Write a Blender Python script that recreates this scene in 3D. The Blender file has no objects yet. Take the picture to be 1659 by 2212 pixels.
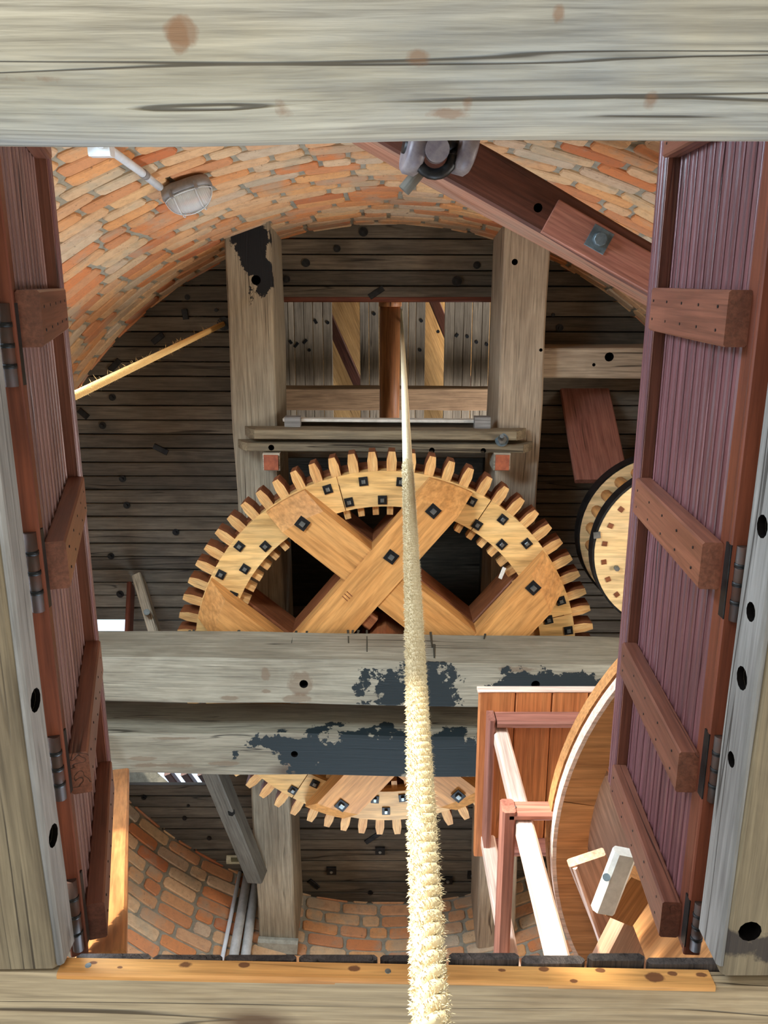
import bpy, bmesh, math, random
from mathutils import Vector, Matrix, noise as mnoise
random.seed(7)
sc = bpy.context.scene
COL = sc.collection
R = math.radians

# ---------------------------------------------------------------- camera (looks up through the trapdoor; camera at the origin, z up)
F = 1800.0
TILT = R(15.5)
S_, C_ = math.sin(TILT), math.cos(TILT)
cam_d = bpy.data.cameras.new('camera'); cam = bpy.data.objects.new('camera', cam_d); COL.objects.link(cam)
cam_d.sensor_fit = 'VERTICAL'; cam_d.sensor_height = 24.0; cam_d.lens = 24.0*F/2212; cam_d.clip_start = 0.02
cam.matrix_world = Matrix(((1, 0, 0, 0), (0, -C_, -S_, 0), (0, S_, -C_, 0), (0, 0, 0, 1)))
sc.camera = cam

# ---------------------------------------------------------------- world, sun, windows' daylight, added fills, exposure
w = bpy.data.worlds.new('sky'); sc.world = w; w.use_nodes = True
bg = w.node_tree.nodes['Background']; bg.inputs[0].default_value = (0.62, 0.78, 1.0, 1); bg.inputs[1].default_value = 1.6
sc.view_settings.view_transform = 'Standard'; sc.view_settings.look = 'None'
sc.view_settings.gamma = 1; sc.view_settings.exposure = 0.35; sc.view_settings.use_curve_mapping = False

def area(name, loc, target, sx, sy, power, col):
    d = bpy.data.lights.new(name, 'AREA'); d.shape = 'RECTANGLE'; d.size = sx; d.size_y = sy
    d.energy = power; d.color = col
    o = bpy.data.objects.new(name, d); COL.objects.link(o); o.location = loc
    o.rotation_euler = (Vector(target)-Vector(loc)).to_track_quat('-Z', 'Y').to_euler()
    return o
sun_d = bpy.data.lights.new('sun', 'SUN'); sun_d.energy = 9; sun_d.angle = R(2.5); sun_d.color = (1.0, 0.93, 0.80)
sun = bpy.data.objects.new('sun', sun_d); COL.objects.link(sun)
sun.rotation_euler = Vector((0.60, 1.0, -0.20)).to_track_quat('-Z', 'Y').to_euler()
# daylight entering the window and door openings of the tower (openings are cut below at the same places); the fills are added lamps
area('daylight_upper_front', (-1.35, -.78, 1.80), (0.3, 1.9, 3.3), 1.1, 0.9, 140, (0.66, 0.82, 1.0))
area('daylight_upper_left', (-2.75, 1.3, 1.95), (0.5, 1.6, 3.0), 1.2, 1.0, 62, (0.74, 0.84, 1.0))
area('daylight_upper_back', (.2, 4.45, 1.95), (-.1, 0.2, 3.6), 1.3, 0.9, 110, (0.66, 0.82, 1.0))
area('daylight_upper_right', (2.8, 1.0, 2.0), (0.6, 1.6, 3.4), 1.1, 1.0, 85, (1.0, 0.94, 0.86))
area('daylight_lower_front', (-.6, -1.6, -0.45), (0.0, 0.6, 1.0), 1.6, 1.6, 26, (1.0, 0.93, 0.82))
area('daylight_lower_back', (0.4, 4.95, -0.6), (0.0, 0.4, 1.0), 1.6, 1.6, 60, (0.66, 0.82, 1.0))
area('daylight_lower_left', (-3.2, 0.8, -0.4), (0.0, 0.4, 1.0), 1.4, 1.2, 26, (0.92, 0.96, 1.0))
area('fill_lower_right', (3.2, 0.8, -0.4), (-.3, 0.6, 1.2), 1.4, 1.2, 42, (1.0, 0.95, 0.9))  # added fill for the left leaf and side beam, no window known
area('cap_fill_light', (1.2, 0.4, 7.95), (0.0, 0.8, 8.2), 1.2, 1.2, 20, (1.0, 0.93, 0.85))  # added lamp inside the cap to bring out the boards' orange
area('upper_storey_fill', (1.45, 1.7, 5.3), (-.2, 0.6, 6.9),   .9, .9, 60, (0.95, 0.95, 1.0))  # added lamp to lift the dark storey above the hatch

# ---------------------------------------------------------------- helpers
def at(u, v, z):
    """point at height z on the sight line of photo pixel (u, v)"""
    x = (u-829.5)/F; y = -(v-1106)/F
    zz = C_+S_*y; k = z/zz
    return Vector((x*k, (S_-C_*y)*k, z))
TC = Vector((0.02, 1.75)); HC = 4.4; R0 = 2.03; BAT = 0.13
def wallr(z): return R0+BAT*(HC-z)
def onwall(u, v, inset=0.0, zlo=0.9, zhi=4.6):
    lo, hi = zlo, zhi
    for _ in range(50):
        m = (lo+hi)/2; p = at(u, v, m)
        if (Vector((p.x, p.y))-TC).length > wallr(m)-inset: hi = m
        else: lo = m
    return at(u, v, (lo+hi)/2)
def sr(h, k=1.0):
    r, g, b = [int(h[i:i+2], 16)/255 for i in (0, 2, 4)]
    f = lambda c: (c/12.92 if c <= .04045 else ((c+.055)/1.055)**2.4)*k
    return (f(r), f(g), f(b), 1)

def link(o, parent=None, M=None):
    COL.objects.link(o)
    if parent is not None:
        o.parent = parent
        if M is not None: o.matrix_local = WM[parent.name].inverted() @ M
    elif M is not None: o.matrix_world = M
    WM[o.name] = M.copy() if M is not None else (WM[parent.name].copy() if parent is not None else Matrix())
    return o
WM = {}
def tag(o, label, cat, group=None):
    o['label'] = label; o['category'] = cat
    if group: o['group'] = group
    return o
def struct(o): o['kind'] = 'structure'; return o
def empty(name, loc, label=None, cat=None, group=None):
    o = bpy.data.objects.new(name, None); o.empty_display_size = .05
    link(o, None, Matrix.Translation(Vector(loc)))
    if label: tag(o, label, cat, group)
    return o
def mk(name, verts, faces, mat, parent=None, M=None, smooth=False, fm=None):
    me = bpy.data.meshes.new(name); me.from_pydata([tuple(v) for v in verts], [], faces)
    mats = mat if isinstance(mat, (list, tuple)) else [mat]
    for m in mats: me.materials.append(m)
    if fm:
        for p, i in zip(me.polygons, fm): p.material_index = i
    bm = bmesh.new(); bm.from_mesh(me); bmesh.ops.recalc_face_normals(bm, faces=bm.faces); bm.to_mesh(me); bm.free()
    if smooth:
        for p in me.polygons: p.use_smooth = True
    o = bpy.data.objects.new(name, me)
    return link(o, parent, M if M is not None else Matrix())
def dup(o, parent, M):
    c = o.copy(); COL.objects.link(c); c.parent = parent
    if parent is not None: c.matrix_local = WM[parent.name].inverted() @ M
    else: c.matrix_world = M
    WM[c.name] = M.copy()
    return c
def frame(a, b, up=(0, 0, 1)):
    a = Vector(a); b = Vector(b); x = (b-a).normalized(); z = Vector(up)
    z = (z-x*z.dot(x)).normalized(); y = z.cross(x)
    return Matrix(((x.x, y.x, z.x, a.x), (x.y, y.y, z.y, a.y), (x.z, y.z, z.z, a.z), (0, 0, 0, 1))), (b-a).length
def timber(name, a, b, w, h, mat, parent=None, up=(0, 0, 1), ch=0.006, seg=1, jit=0.0, bow=0.0, smooth=False, rnd=0, taper=0, off=(0, 0)):
    """length a->b is local X, w along local Y, h along local Z (up); chamfered section, optional wobble"""
    M, L = frame(a, b, up)
    hw, hh = w/2, h/2
    sec = []
    if rnd:
        for i in range(rnd):
            t = 2*math.pi*(i+.5)/rnd; ct, st = math.cos(t), math.sin(t); e = 0.55
            sec.append((hw*math.copysign(abs(ct)**e, ct), hh*math.copysign(abs(st)**e, st)))
    else:
        c = min(ch, hw*.8, hh*.8)
        sec = [(hw, -hh+c), (hw, hh-c), (hw-c, hh), (-hw+c, hh), (-hw, hh-c), (-hw, -hh+c), (-hw+c, -hh), (hw-c, -hh)]
    n = len(sec); V = []; Fc = []; sd = random.random()*100
    for i in range(seg+1):
        t = i/seg; x = t*L
        for j, (y, z) in enumerate(sec):
            k = 1-taper*t
            dy = jit*mnoise.noise(Vector((x*2.1+sd, y*5, z*5))); dz = jit*mnoise.noise(Vector((x*2.1+sd+50, y*5, z*5)))
            V.append((x, y*k+dy+off[0]+bow*4*t*(1-t), z*k+dz+off[1]))
    for i in range(seg):
        for j in range(n):
            a_, b_ = i*n+j, i*n+(j+1) % n
            Fc.append((a_, b_, b_+n, a_+n))
    Fc.append(tuple(range(n))); Fc.append(tuple(range(seg*n, seg*n+n)))
    return mk(name, V, Fc, mat, parent, M, smooth)
def box(name, c, s, mat, parent=None, ch=0.004, rz=0.0):
    d = Vector((math.cos(rz), math.sin(rz), 0))*(s[0]/2); c = Vector(c)
    return timber(name, c-d, c+d, s[1], s[2], mat, parent, ch=ch)
def cyl(name, a, b, r, mat, parent=None, n=16, r2=None, smooth=True, bev=0.0):
    M, L = frame(a, b, (0, 0, 1) if abs((Vector(b)-Vector(a)).normalized().z) < .9 else (0, 1, 0))
    r2 = r if r2 is None else r2
    prof = [(0, r), (L, r2)] if not bev else [(0, r-bev), (bev, r), (L-bev, r2), (L, r2-bev)]
    V = []; Fc = []
    for x, q in prof:
        for j in range(n): t = 2*math.pi*j/n; V.append((x, q*math.cos(t), q*math.sin(t)))
    for i in range(len(prof)-1):
        for j in range(n): Fc.append((i*n+j, i*n+(j+1) % n, (i+1)*n+(j+1) % n, (i+1)*n+j))
    k = (len(prof)-1)*n
    Fc.append(tuple(range(n))); Fc.append(tuple(range(k, k+n)))
    o = mk(name, V, Fc, mat, parent, M)
    if smooth:
        for p in o.data.polygons:
            if len(p.vertices) == 4: p.use_smooth = True
    return o
def tube(name, pts, r, mat, parent=None, n=8, M=None):
    V = []; Fc = []; pts = [Vector(p) for p in pts]
    for i, p in enumerate(pts):
        d = (pts[min(i+1, len(pts)-1)]-pts[max(i-1, 0)]).normalized()
        u = d.cross(Vector((0, 0, 1)) if abs(d.z) < .9 else Vector((0, 1, 0))).normalized(); v = d.cross(u)
        for j in range(n): t = 2*math.pi*j/n; V.append(p+(u*math.cos(t)+v*math.sin(t))*r)
    for i in range(len(pts)-1):
        for j in range(n): Fc.append((i*n+j, i*n+(j+1) % n, (i+1)*n+(j+1) % n, (i+1)*n+j))
    Fc.append(tuple(range(n))); Fc.append(tuple(range(len(V)-n, len(V))))
    return mk(name, V, Fc, mat, parent, M, True)
def prism(name, poly, z0, z1, mat, parent=None, poly1=None, M=None):
    poly1 = poly1 or poly; n = len(poly)
    V = [(x, y, z0) for x, y in poly]+[(x, y, z1) for x, y in poly1]
    Fc = [(i, (i+1) % n, (i+1) % n+n, i+n) for i in range(n)]+[tuple(range(n)), tuple(range(n, 2*n))]
    return mk(name, V, Fc, mat, parent, M)
def ring(name, c, ri, ro, z0, z1, a0, a1, n, mat, parent=None):
    V = []; Fc = []; closed = abs(a1-a0) > 359.9; m = n if closed else n+1
    for i in range(m):
        t = R(a0+(a1-a0)*i/n)
        for r, z in ((ri, z0), (ro, z0), (ro, z1), (ri, z1)): V.append((c[0]+r*math.cos(t), c[1]+r*math.sin(t), z))
    for i in range(n):
        j = (i+1) % m
        for k in range(4): Fc.append((i*4+k, i*4+(k+1) % 4, j*4+(k+1) % 4, j*4+k))
    if not closed: Fc.append((0, 1, 2, 3)); Fc.append((n*4, n*4+1, n*4+2, n*4+3))
    return mk(name, V, Fc, mat, parent)
def drill(o, holes):
    """holes: (world point, world direction, radius, depth): real bored holes, cut once"""
    bm = bmesh.new()
    for p, d, r, dep in holes:
        p = Vector(p); d = Vector(d).normalized()
        M = Matrix.Translation(p+d*(dep/2-0.01)) @ d.to_track_quat('Z', 'Y').to_matrix().to_4x4()
        bmesh.ops.create_cone(bm, cap_ends=True, segments=12, radius1=r, radius2=r*1.08, depth=dep+.02, matrix=M)
    me = bpy.data.meshes.new('cut'); bm.to_mesh(me); bm.free(); me.materials.append(DARK)
    c = bpy.data.objects.new('cut', me); COL.objects.link(c)
    Mo = o.matrix_world.copy(); o.matrix_world = WM[o.name]
    md = o.modifiers.new('b', 'BOOLEAN'); md.operation = 'DIFFERENCE'; md.object = c; md.solver = 'EXACT'
    try: md.material_mode = 'TRANSFER'
    except Exception: pass
    bpy.context.view_layer.update()
    dg = bpy.context.evaluated_depsgraph_get()
    nm = bpy.data.meshes.new_from_object(o.evaluated_get(dg))
    o.modifiers.clear(); o.data = nm
    bpy.data.objects.remove(c)

# ---------------------------------------------------------------- materials
def nodes(name):
    m = bpy.data.materials.new(name); m.use_nodes = True; nt = m.node_tree; b = nt.nodes['Principled BSDF']
    return m, nt, b
def N(nt, t, **k):
    n = nt.nodes.new(t)
    for a, v in k.items(): setattr(n, a, v)
    return n
def ramp(nt, fac, stops):
    r = N(nt, 'ShaderNodeValToRGB'); e = r.color_ramp.elements
    while len(e) > 1: e.remove(e[0])
    e[0].position = stops[0][0]; e[0].color = stops[0][1]
    for p, c in stops[1:]: x = e.new(p); x.color = c
    nt.links.new(fac, r.inputs[0]); return r.outputs[0]
def mix(nt, fac, a, b, mode='MIX'):
    m = N(nt, 'ShaderNodeMix', data_type='RGBA', blend_type=mode)
    for i, v in ((0, fac), (6, a), (7, b)):
        if hasattr(v, 'links'): nt.links.new(v, m.inputs[i])
        else: m.inputs[i].default_value = v
    return m.outputs[2]
def math_(nt, op, a, b=None, clamp=False):
    m = N(nt, 'ShaderNodeMath', operation=op, use_clamp=clamp)
    for i, v in ((0, a), (1, b)):
        if v is None: continue
        if hasattr(v, 'links'): nt.links.new(v, m.inputs[i])
        else: m.inputs[i].default_value = v
    return m.outputs[0]
def noise_(nt, vec, scale, detail=4, rough=.6, dist=0.0):
    n = N(nt, 'ShaderNodeTexNoise'); n.inputs['Scale'].default_value = scale; n.inputs['Detail'].default_value = detail
    n.inputs['Roughness'].default_value = rough; n.inputs['Distortion'].default_value = dist
    nt.links.new(vec, n.inputs['Vector']); return n.outputs['Fac']
def wood(name, ca, cb, cc, s=1.0, crack=.75, rough=.7, bump=.4, var=.25, blot=.5, knots=0.0, stains=(), grain=1.0, scol=None, spec=.3, sk=1.0, soft=0.0, stains2=()):
    m, nt, b = nodes(name)
    tc = N(nt, 'ShaderNodeTexCoord'); oi = N(nt, 'ShaderNodeObjectInfo')
    off = N(nt, 'ShaderNodeVectorMath', operation='SCALE'); off.inputs[0].default_value = (31, 17, 23)
    nt.links.new(oi.outputs['Random'], off.inputs['Scale'])
    ad = N(nt, 'ShaderNodeVectorMath', operation='ADD'); nt.links.new(tc.outputs['Object'], ad.inputs[0]); nt.links.new(off.outputs[0], ad.inputs[1])
    def mp(sx, sy):
        q = N(nt, 'ShaderNodeMapping'); q.inputs['Scale'].default_value = (sx*s, sy*s, sy*s); nt.links.new(ad.outputs[0], q.inputs[0]); return q.outputs[0]
    g1 = noise_(nt, mp(1.6, 22*grain), 1, 6, .65, .6)
    g2 = noise_(nt, mp(5, 120*grain), 1, 3, .6, .3)
    bl = noise_(nt, mp(3.0, 6.0), 1, 5, .6, .4)
    crk = math_(nt, 'ABSOLUTE', math_(nt, 'SUBTRACT', noise_(nt, mp(.55, 17*grain), 1, 2, .5, .25), .5))
    cmk = noise_(nt, mp(1.3, 5), 1, 3, .6, .2)
    base = mix(nt, ramp(nt, g1, [(.32, (0, 0, 0, 1)), (.68, (1, 1, 1, 1))]), ca, cb)
    base = mix(nt, math_(nt, 'MULTIPLY', ramp(nt, bl, [(.42, (0, 0, 0, 1)), (.66, (1, 1, 1, 1))]), blot), base, cc)
    fine = ramp(nt, g2, [(.3, (.52, .51, .5, 1)), (.65, (1.18, 1.18, 1.18, 1))])
    base = mix(nt, .75, base, fine, 'MULTIPLY')
    cm = math_(nt, 'MULTIPLY', ramp(nt, crk, [(.0035, (1, 1, 1, 1)), (.0095, (0, 0, 0, 1))]), ramp(nt, cmk, [(crack-.22, (0, 0, 0, 1)), (crack-.14, (1, 1, 1, 1))]))
    if cm is not None: base = mix(nt, math_(nt, 'MULTIPLY', cm, .85), base, (ca[0]*.12, ca[1]*.1, ca[2]*.08, 1))
    if knots:
        vo = N(nt, 'ShaderNodeTexVoronoi'); vo.inputs['Scale'].default_value = knots; nt.links.new(mp(1, 2.2), vo.inputs['Vector'])
        km = ramp(nt, vo.outputs['Distance'], [(.05, (1, 1, 1, 1)), (.14, (0, 0, 0, 1))])
        base = mix(nt, math_(nt, 'MULTIPLY', km, .8), base, (ca[0]*.25, ca[1]*.14, ca[2]*.08, 1))
    v = math_(nt, 'ADD', math_(nt, 'MULTIPLY', oi.outputs['Random'], var*2), 1-var)
    vc = N(nt, 'ShaderNodeCombineColor')
    for i in range(3): nt.links.new(v, vc.inputs[i])
    base = mix(nt, 1.0, base, vc.outputs[0], 'MULTIPLY')
    if stains:
        sep_noise = noise_(nt, tc.outputs['Object'], 9, 6, .65)
        for (cx, cy, cz, hx, hy, hz), colr, kk, sf in [(q, sr('5f4c38'), .6, .25) for q in stains2]+[(q, scol or sr('1d2a2c'), sk, soft) for q in stains]:
            sb = N(nt, 'ShaderNodeVectorMath', operation='SUBTRACT'); nt.links.new(tc.outputs['Object'], sb.inputs[0]); sb.inputs[1].default_value = (cx, cy, cz)
            dv = N(nt, 'ShaderNodeVectorMath', operation='DIVIDE'); nt.links.new(sb.outputs[0], dv.inputs[0]); dv.inputs[1].default_value = (hx, hy, hz)
            ln = N(nt, 'ShaderNodeVectorMath', operation='LENGTH'); nt.links.new(dv.outputs[0], ln.inputs[0])
            d = math_(nt, 'ADD', ln.outputs['Value'], math_(nt, 'MULTIPLY', math_(nt, 'SUBTRACT', sep_noise, .5), 3.2))
            base = mix(nt, math_(nt, 'MULTIPLY', ramp(nt, d, [(.93-sf, (1, 1, 1, 1)), (1.0+sf, (0, 0, 0, 1))]), kk), base, colr)
    nt.links.new(base, b.inputs['Base Color']); b.inputs['Roughness'].default_value = rough
    b.inputs['Specular IOR Level'].default_value = spec
    hgt = math_(nt, 'ADD', math_(nt, 'MULTIPLY', g1, .5), math_(nt, 'MULTIPLY', g2, .35))
    if cm is not None: hgt = math_(nt, 'SUBTRACT', hgt, math_(nt, 'MULTIPLY', cm, .9))
    bp = N(nt, 'ShaderNodeBump'); bp.inputs['Strength'].default_value = bump; bp.inputs['Distance'].default_value = .006
    nt.links.new(hgt, bp.inputs['Height']); nt.links.new(bp.outputs[0], b.inputs['Normal'])
    return m
def plain(name, col, rough=.5, metal=0.0, blotch=None, spec=.5, bump=0.0):
    m, nt, b = nodes(name)
    tc = N(nt, 'ShaderNodeTexCoord')
    n = noise_(nt, tc.outputs['Object'], 25, 5, .7)
    c2 = blotch or (col[0]*.7, col[1]*.7, col[2]*.7, 1)
    nt.links.new(mix(nt, ramp(nt, n, [(.4, (0, 0, 0, 1)), (.65, (1, 1, 1, 1))]), col, c2), b.inputs['Base Color'])
    b.inputs['Roughness'].default_value = rough; b.inputs['Metallic'].default_value = metal; b.inputs['Specular IOR Level'].default_value = spec
    if bump:
        bp = N(nt, 'ShaderNodeBump'); bp.inputs['Strength'].default_value = bump; bp.inputs['Distance'].default_value = .004
        nt.links.new(n, bp.inputs['Height']); nt.links.new(bp.outputs[0], b.inputs['Normal'])
    return m
DARK = plain('dark_hole', sr('120f0d'), .95, spec=.05)
DRIP = plain('oil_drip', sr('2c2f26'), .6)
GREY = wood('weathered_grey_oak', sr('a79c86'), sr('c9bfa6'), sr('8d8676'), crack=.69, bump=.5, var=.05, blot=.5)
FRONT = wood('pale_log_wood', sr('c2b79c'), sr('ddd3b6'), sr('a9aaa0'), s=1.0, crack=.665, bump=.7, var=.02, blot=.55, knots=1.3, grain=1.3)
BACKB = wood('pale_brown_beam', sr('a08e70'), sr('bcab8b'), sr('937a58'), crack=.70, bump=.5, var=.02, blot=.6, knots=2.0, grain=1.2)
SIDEW = wood('old_side_beam_wood', sr('7c6e56'), sr('93866b'), sr('5d5243'), crack=.70, bump=.5, var=.08, blot=.5, grain=1.2)
DGREY = wood('dark_grey_oak', sr('57544b'), sr('6b675c'), sr('454239'), crack=.7, bump=.4, var=.05, blot=.5)
SILV = wood('silvered_wood', sr('7e7d79'), sr('9c9a95'), sr('5f5b56'), crack=.69, bump=.5, var=.05, blot=.45)
JOIST_L = wood('joist_wood_tarred', sr('92856f'), sr('aca189'), sr('7c725f'), crack=.71, bump=.4, var=.02, blot=.5,
               stains=[(.19, -.02, -.2, .26, .075, .12), (.38, -.06, -.2, .10, .05, .1)], scol=sr('17191c'))
JOIST_R = wood('joist_wood', sr('a3917a'), sr('b9a88e'), sr('8a7b66'), crack=.715, bump=.4, var=.02, blot=.5)
PLANKC = wood('ceiling_plank_wood', sr('585145'), sr('766c5c'), sr('423c33'), crack=.73, bump=.5, var=.28, blot=.6, grain=.8)
PLANKU = wood('upper_plank_wood', sr('8d806c'), sr('a89b86'), sr('6b6153'), crack=.72, bump=.5, var=.22, blot=.5)
BEAMP = wood('bridge_beam_wood', sr('777160'), sr('8e8773'), sr('675d4b'), crack=.70, bump=.4, var=.02, blot=.6, knots=1.4,
             stains=[(2.28, 0.03, -.14, .22, .11, .1), (2.78, .01, -.14, .24, .08, .06)], scol=sr('121a1a'), stains2=[(2.12+at(u, v, 3.15).x, at(u, v, 3.15).y-at(766, 1476, 3.15).y, -.14, a_, b_, .1) for u, v, a_, b_ in ((573, 1460, .020, .035), (575, 1495, .028, .012), (656, 1480, .06, .05), (500, 1510, .05, .01), (640, 1510, .08, .02), (1120, 1440, .1, .012))])
BEAMQ = wood('bridge_beam_wood_tarred', sr('6e6755'), sr('837b68'), sr('5e5443'), crack=.71, bump=.4, var=.02, blot=.6, knots=1.2,
             stains=[(2.05, .02, -.14, .40, .14, .12), (2.5, .01, -.14, .5, .14, .12), (1.66, -.07, -.14, .09, .04, .05)], scol=sr('101a1b'), stains2=[(2.12+at(u, v, 3.15).x, at(u, v, 3.15).y-at(625, 1631, 3.15).y, -.14, a_, b_, .1) for u, v, a_, b_ in ((636, 1640, .07, .07), (350, 1655, .16, .012), (300, 1640, .08, .01), (470, 1650, .1, .012), (380, 1595, .12, .008), (900, 1600, .16, .015))])
RED = wood('red_brown_wood', sr('653b2c'), sr('80503c'), sr('4d2b21'), crack=.76, bump=.25, var=.12, blot=.4, rough=.42, grain=1.4, spec=.5)
REDPL = wood('sheen_lightened_board_wood', sr('7f5f5a'), sr('9c7b75'), sr('674a48'), crack=.74, bump=.3, var=.14, blot=.4, rough=.36, grain=1.8, spec=.5)  # left leaf's boards: sheen on the same wood put into a paler colour
REDP = wood('red_brown_board_wood', sr('5c383a'), sr('754c4e'), sr('49292c'), crack=.74, bump=.3, var=.16, blot=.4, rough=.36, grain=1.8, spec=.5)
ORED = wood('orange_edge_wood', sr('5f3224'), sr('77402b'), sr('472319'), crack=.77, bump=.25, var=.05, blot=.5, rough=.45)
REDB = wood('dark_red_beam_wood', sr('4c2c20'), sr('62392a'), sr('351e17'), crack=.75, bump=.3, var=.05, blot=.5, rough=.5)
DISCW = wood('pale_disc_wood', sr('e2bf86'), sr('ebcd98'), sr('d6ad70'), crack=.95, bump=.06, var=.03, blot=.3, rough=.42, grain=.4)
SAP = wood('sapwood_side', sr('9a6750'), sr('b3836a'), sr('8d7a6a'), crack=.66, bump=.4, var=.02, blot=.6)
GEARW = wood('gear_yellow_wood', sr('d8ab68'), sr('e0b87a'), sr('cb9852'), crack=.95, bump=.08, var=.04, blot=.3, rough=.42, grain=.4)
ARMW = wood('gear_arm_wood', sr('c08548'), sr('cd9759'), sr('a8703b'), crack=.92, bump=.1, var=.05, blot=.4, rough=.42, grain=.45)
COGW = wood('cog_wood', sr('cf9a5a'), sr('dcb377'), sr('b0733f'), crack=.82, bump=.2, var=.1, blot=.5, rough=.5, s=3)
COGD = wood('cog_dark_side', sr('7a4527'), sr('945a35'), sr('5a2f1d'), crack=.82, bump=.2, var=.1, blot=.5, rough=.5, s=3)  # darker brown for cog flanks and tips, also shaft and upper arms
PINE = wood('pine_batten_wood', sr('c98f4f'), sr('dda763'), sr('b4753a'), crack=.78, bump=.2, var=.03, blot=.35, knots=5.0, rough=.5)
PINEL = wood('orange_pine', sr('a2683a'), sr('b57c48'), sr('85502a'), crack=.78, bump=.2, var=.05, blot=.4, rough=.5)
TABW = wood('pine_table_boards', sr('bd7240'), sr('d48c54'), sr('a55c30'), crack=.80, bump=.15, var=.12, blot=.35, knots=3.0, rough=.45)
MAHO = wood('mahogany_leg_wood', sr('8a5647'), sr('a6705c'), sr('6d4035'), crack=.80, bump=.15, var=.06, blot=.3, rough=.45)
PALEW = wood('pale_leg_wood', sr('d8b49c'), sr('e8cdb6'), sr('c69a80'), crack=.82, bump=.1, var=.04, blot=.3, rough=.5)
PALE2 = wood('light_brown_frame_wood', sr('b3886c'), sr('c49a7c'), sr('9b7258'), crack=.82, bump=.1, var=.04, blot=.3, rough=.5)
LAV = wood('pale_tun_boards', sr('c9b2a6'), sr('dccabf'), sr('b39a8e'), crack=.80, bump=.15, var=.06, blot=.3, rough=.55)
TUNW = wood('tun_wood', sr('a9713f'), sr('c48b55'), sr('8c5a30'), crack=.80, bump=.15, var=.08, blot=.3, rough=.5)
WHITEW = plain('white_painted_wood', sr('e6e2d4'), .5, blotch=sr('cfcabb'))
POST = wood('spindle_wood', sr('b57243'), sr('cc8a55'), sr('93572f'), crack=.74, bump=.3, var=.04, blot=.4, grain=.7, rough=.5)
CAPW = wood('cap_board_wood', sr('b58a52'), sr('caa067'), sr('8b6238'), crack=.78, bump=.2, var=.15, blot=.4)
CHAR = wood('charred_board_end', sr('2e2a28'), sr('59504a'), sr('1d1a19'), crack=.74, bump=.8, var=.5, blot=.6, s=3)
IRON = plain('black_iron', sr('2b2c2c'), .45, .6, sr('151515'))
STEEL = plain('grey_steel', sr('8d9492'), .35, .8, sr('6d7370'))
ZINC = plain('zinc_plate', sr('6d7b80'), .45, .5, sr('4c585c'))
RUST = plain('rusty_hinge', sr('41362f'), .6, .4, sr('4f3226'))
PVC = plain('white_conduit', sr('d8dee2'), .35, blotch=sr('c8ced2'))
PVCG = plain('grey_white_duct', sr('b9bab6'), .4, blotch=sr('a5a6a2'))
GPL = plain('grey_fitting_body', sr('8d8986'), .45)
CREAM = plain('cream_plastic', sr('ddd6b0'), .4)
BRASSD = plain('dark_detector_face', sr('6d6a4c'), .4)
STONE = plain('grey_sheave', sr('77706f'), .5, .1, sr('5d565c'))
MORT = plain('mortar', sr('a49e8c'), .9, blotch=sr('8c8676'), spec=.1, bump=.6)
MORTL = plain('pale_mortar', sr('a7a698'), .9, blotch=sr('8f8e80'), spec=.1, bump=.5)
ENDG = plain('painted_block_end', sr('b0603c'), .7, blotch=sr('8d4a30'))
FLOORM = plain('floor_brick_light', sr('b9a98c'), .8)
m, nt, b = nodes('clear_ribbed_glass'); b.inputs['Transmission Weight'].default_value = .6; b.inputs['Roughness'].default_value = .15
b.inputs['Base Color'].default_value = (.9, .93, .93, 1); b.inputs['IOR'].default_value = 1.3
tc = N(nt, 'ShaderNodeTexCoord'); wv = N(nt, 'ShaderNodeTexWave'); wv.inputs['Scale'].default_value = 55; nt.links.new(tc.outputs['Object'], wv.inputs['Vector'])
bp = N(nt, 'ShaderNodeBump'); bp.inputs['Strength'].default_value = .5; bp.inputs['Distance'].default_value = .002
nt.links.new(wv.outputs['Fac'], bp.inputs['Height']); nt.links.new(bp.outputs[0], b.inputs['Normal']); GLASS = m
# brick: hue per brick
m, nt, b = nodes('old_brick')
ge = N(nt, 'ShaderNodeNewGeometry'); oi = N(nt, 'ShaderNodeObjectInfo'); tc = N(nt, 'ShaderNodeTexCoord')
rr = math_(nt, 'FRACT', math_(nt, 'ADD', ge.outputs['Random Per Island'], oi.outputs['Random']))
bc = ramp(nt, rr, [(0, sr('e2aa72')), (.14, sr('d28454')), (.28, sr('dab68c')), (.42, sr('d69c6a')), (.56, sr('cbb79c')), (.7, sr('e0b684')), (.82, sr('c07048')), (.92, sr('dbab7c')), (1, sr('dfbf9a'))])
n1 = noise_(nt, ge.outputs['Position'], 28, 6, .7); n2 = noise_(nt, ge.outputs['Position'], 5, 4, .6)
bc = mix(nt, math_(nt, 'MULTIPLY', ramp(nt, n1, [(.45, (0, 0, 0, 1)), (.72, (1, 1, 1, 1))]), .45), bc, sr('9a7358'))
bc = mix(nt, math_(nt, 'MULTIPLY', ramp(nt, n2, [(.52, (0, 0, 0, 1)), (.64, (1, 1, 1, 1))]), .55), bc, sr('a8a08a'))
n3 = noise_(nt, ge.outputs['Position'], 70, 4, .7)
bc = mix(nt, ramp(nt, n3, [(.62, (0, 0, 0, 1)), (.74, (1, 1, 1, 1))]), bc, sr('6f5a4a'))
nt.links.new(bc, b.inputs['Base Color']); b.inputs['Roughness'].default_value = .9; b.inputs['Specular IOR Level'].default_value = .1
bp = N(nt, 'ShaderNodeBump'); bp.inputs['Strength'].default_value = .6; bp.inputs['Distance'].default_value = .004
nt.links.new(n1, bp.inputs['Height']); nt.links.new(bp.outputs[0], b.inputs['Normal']); BRICK = m
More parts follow.
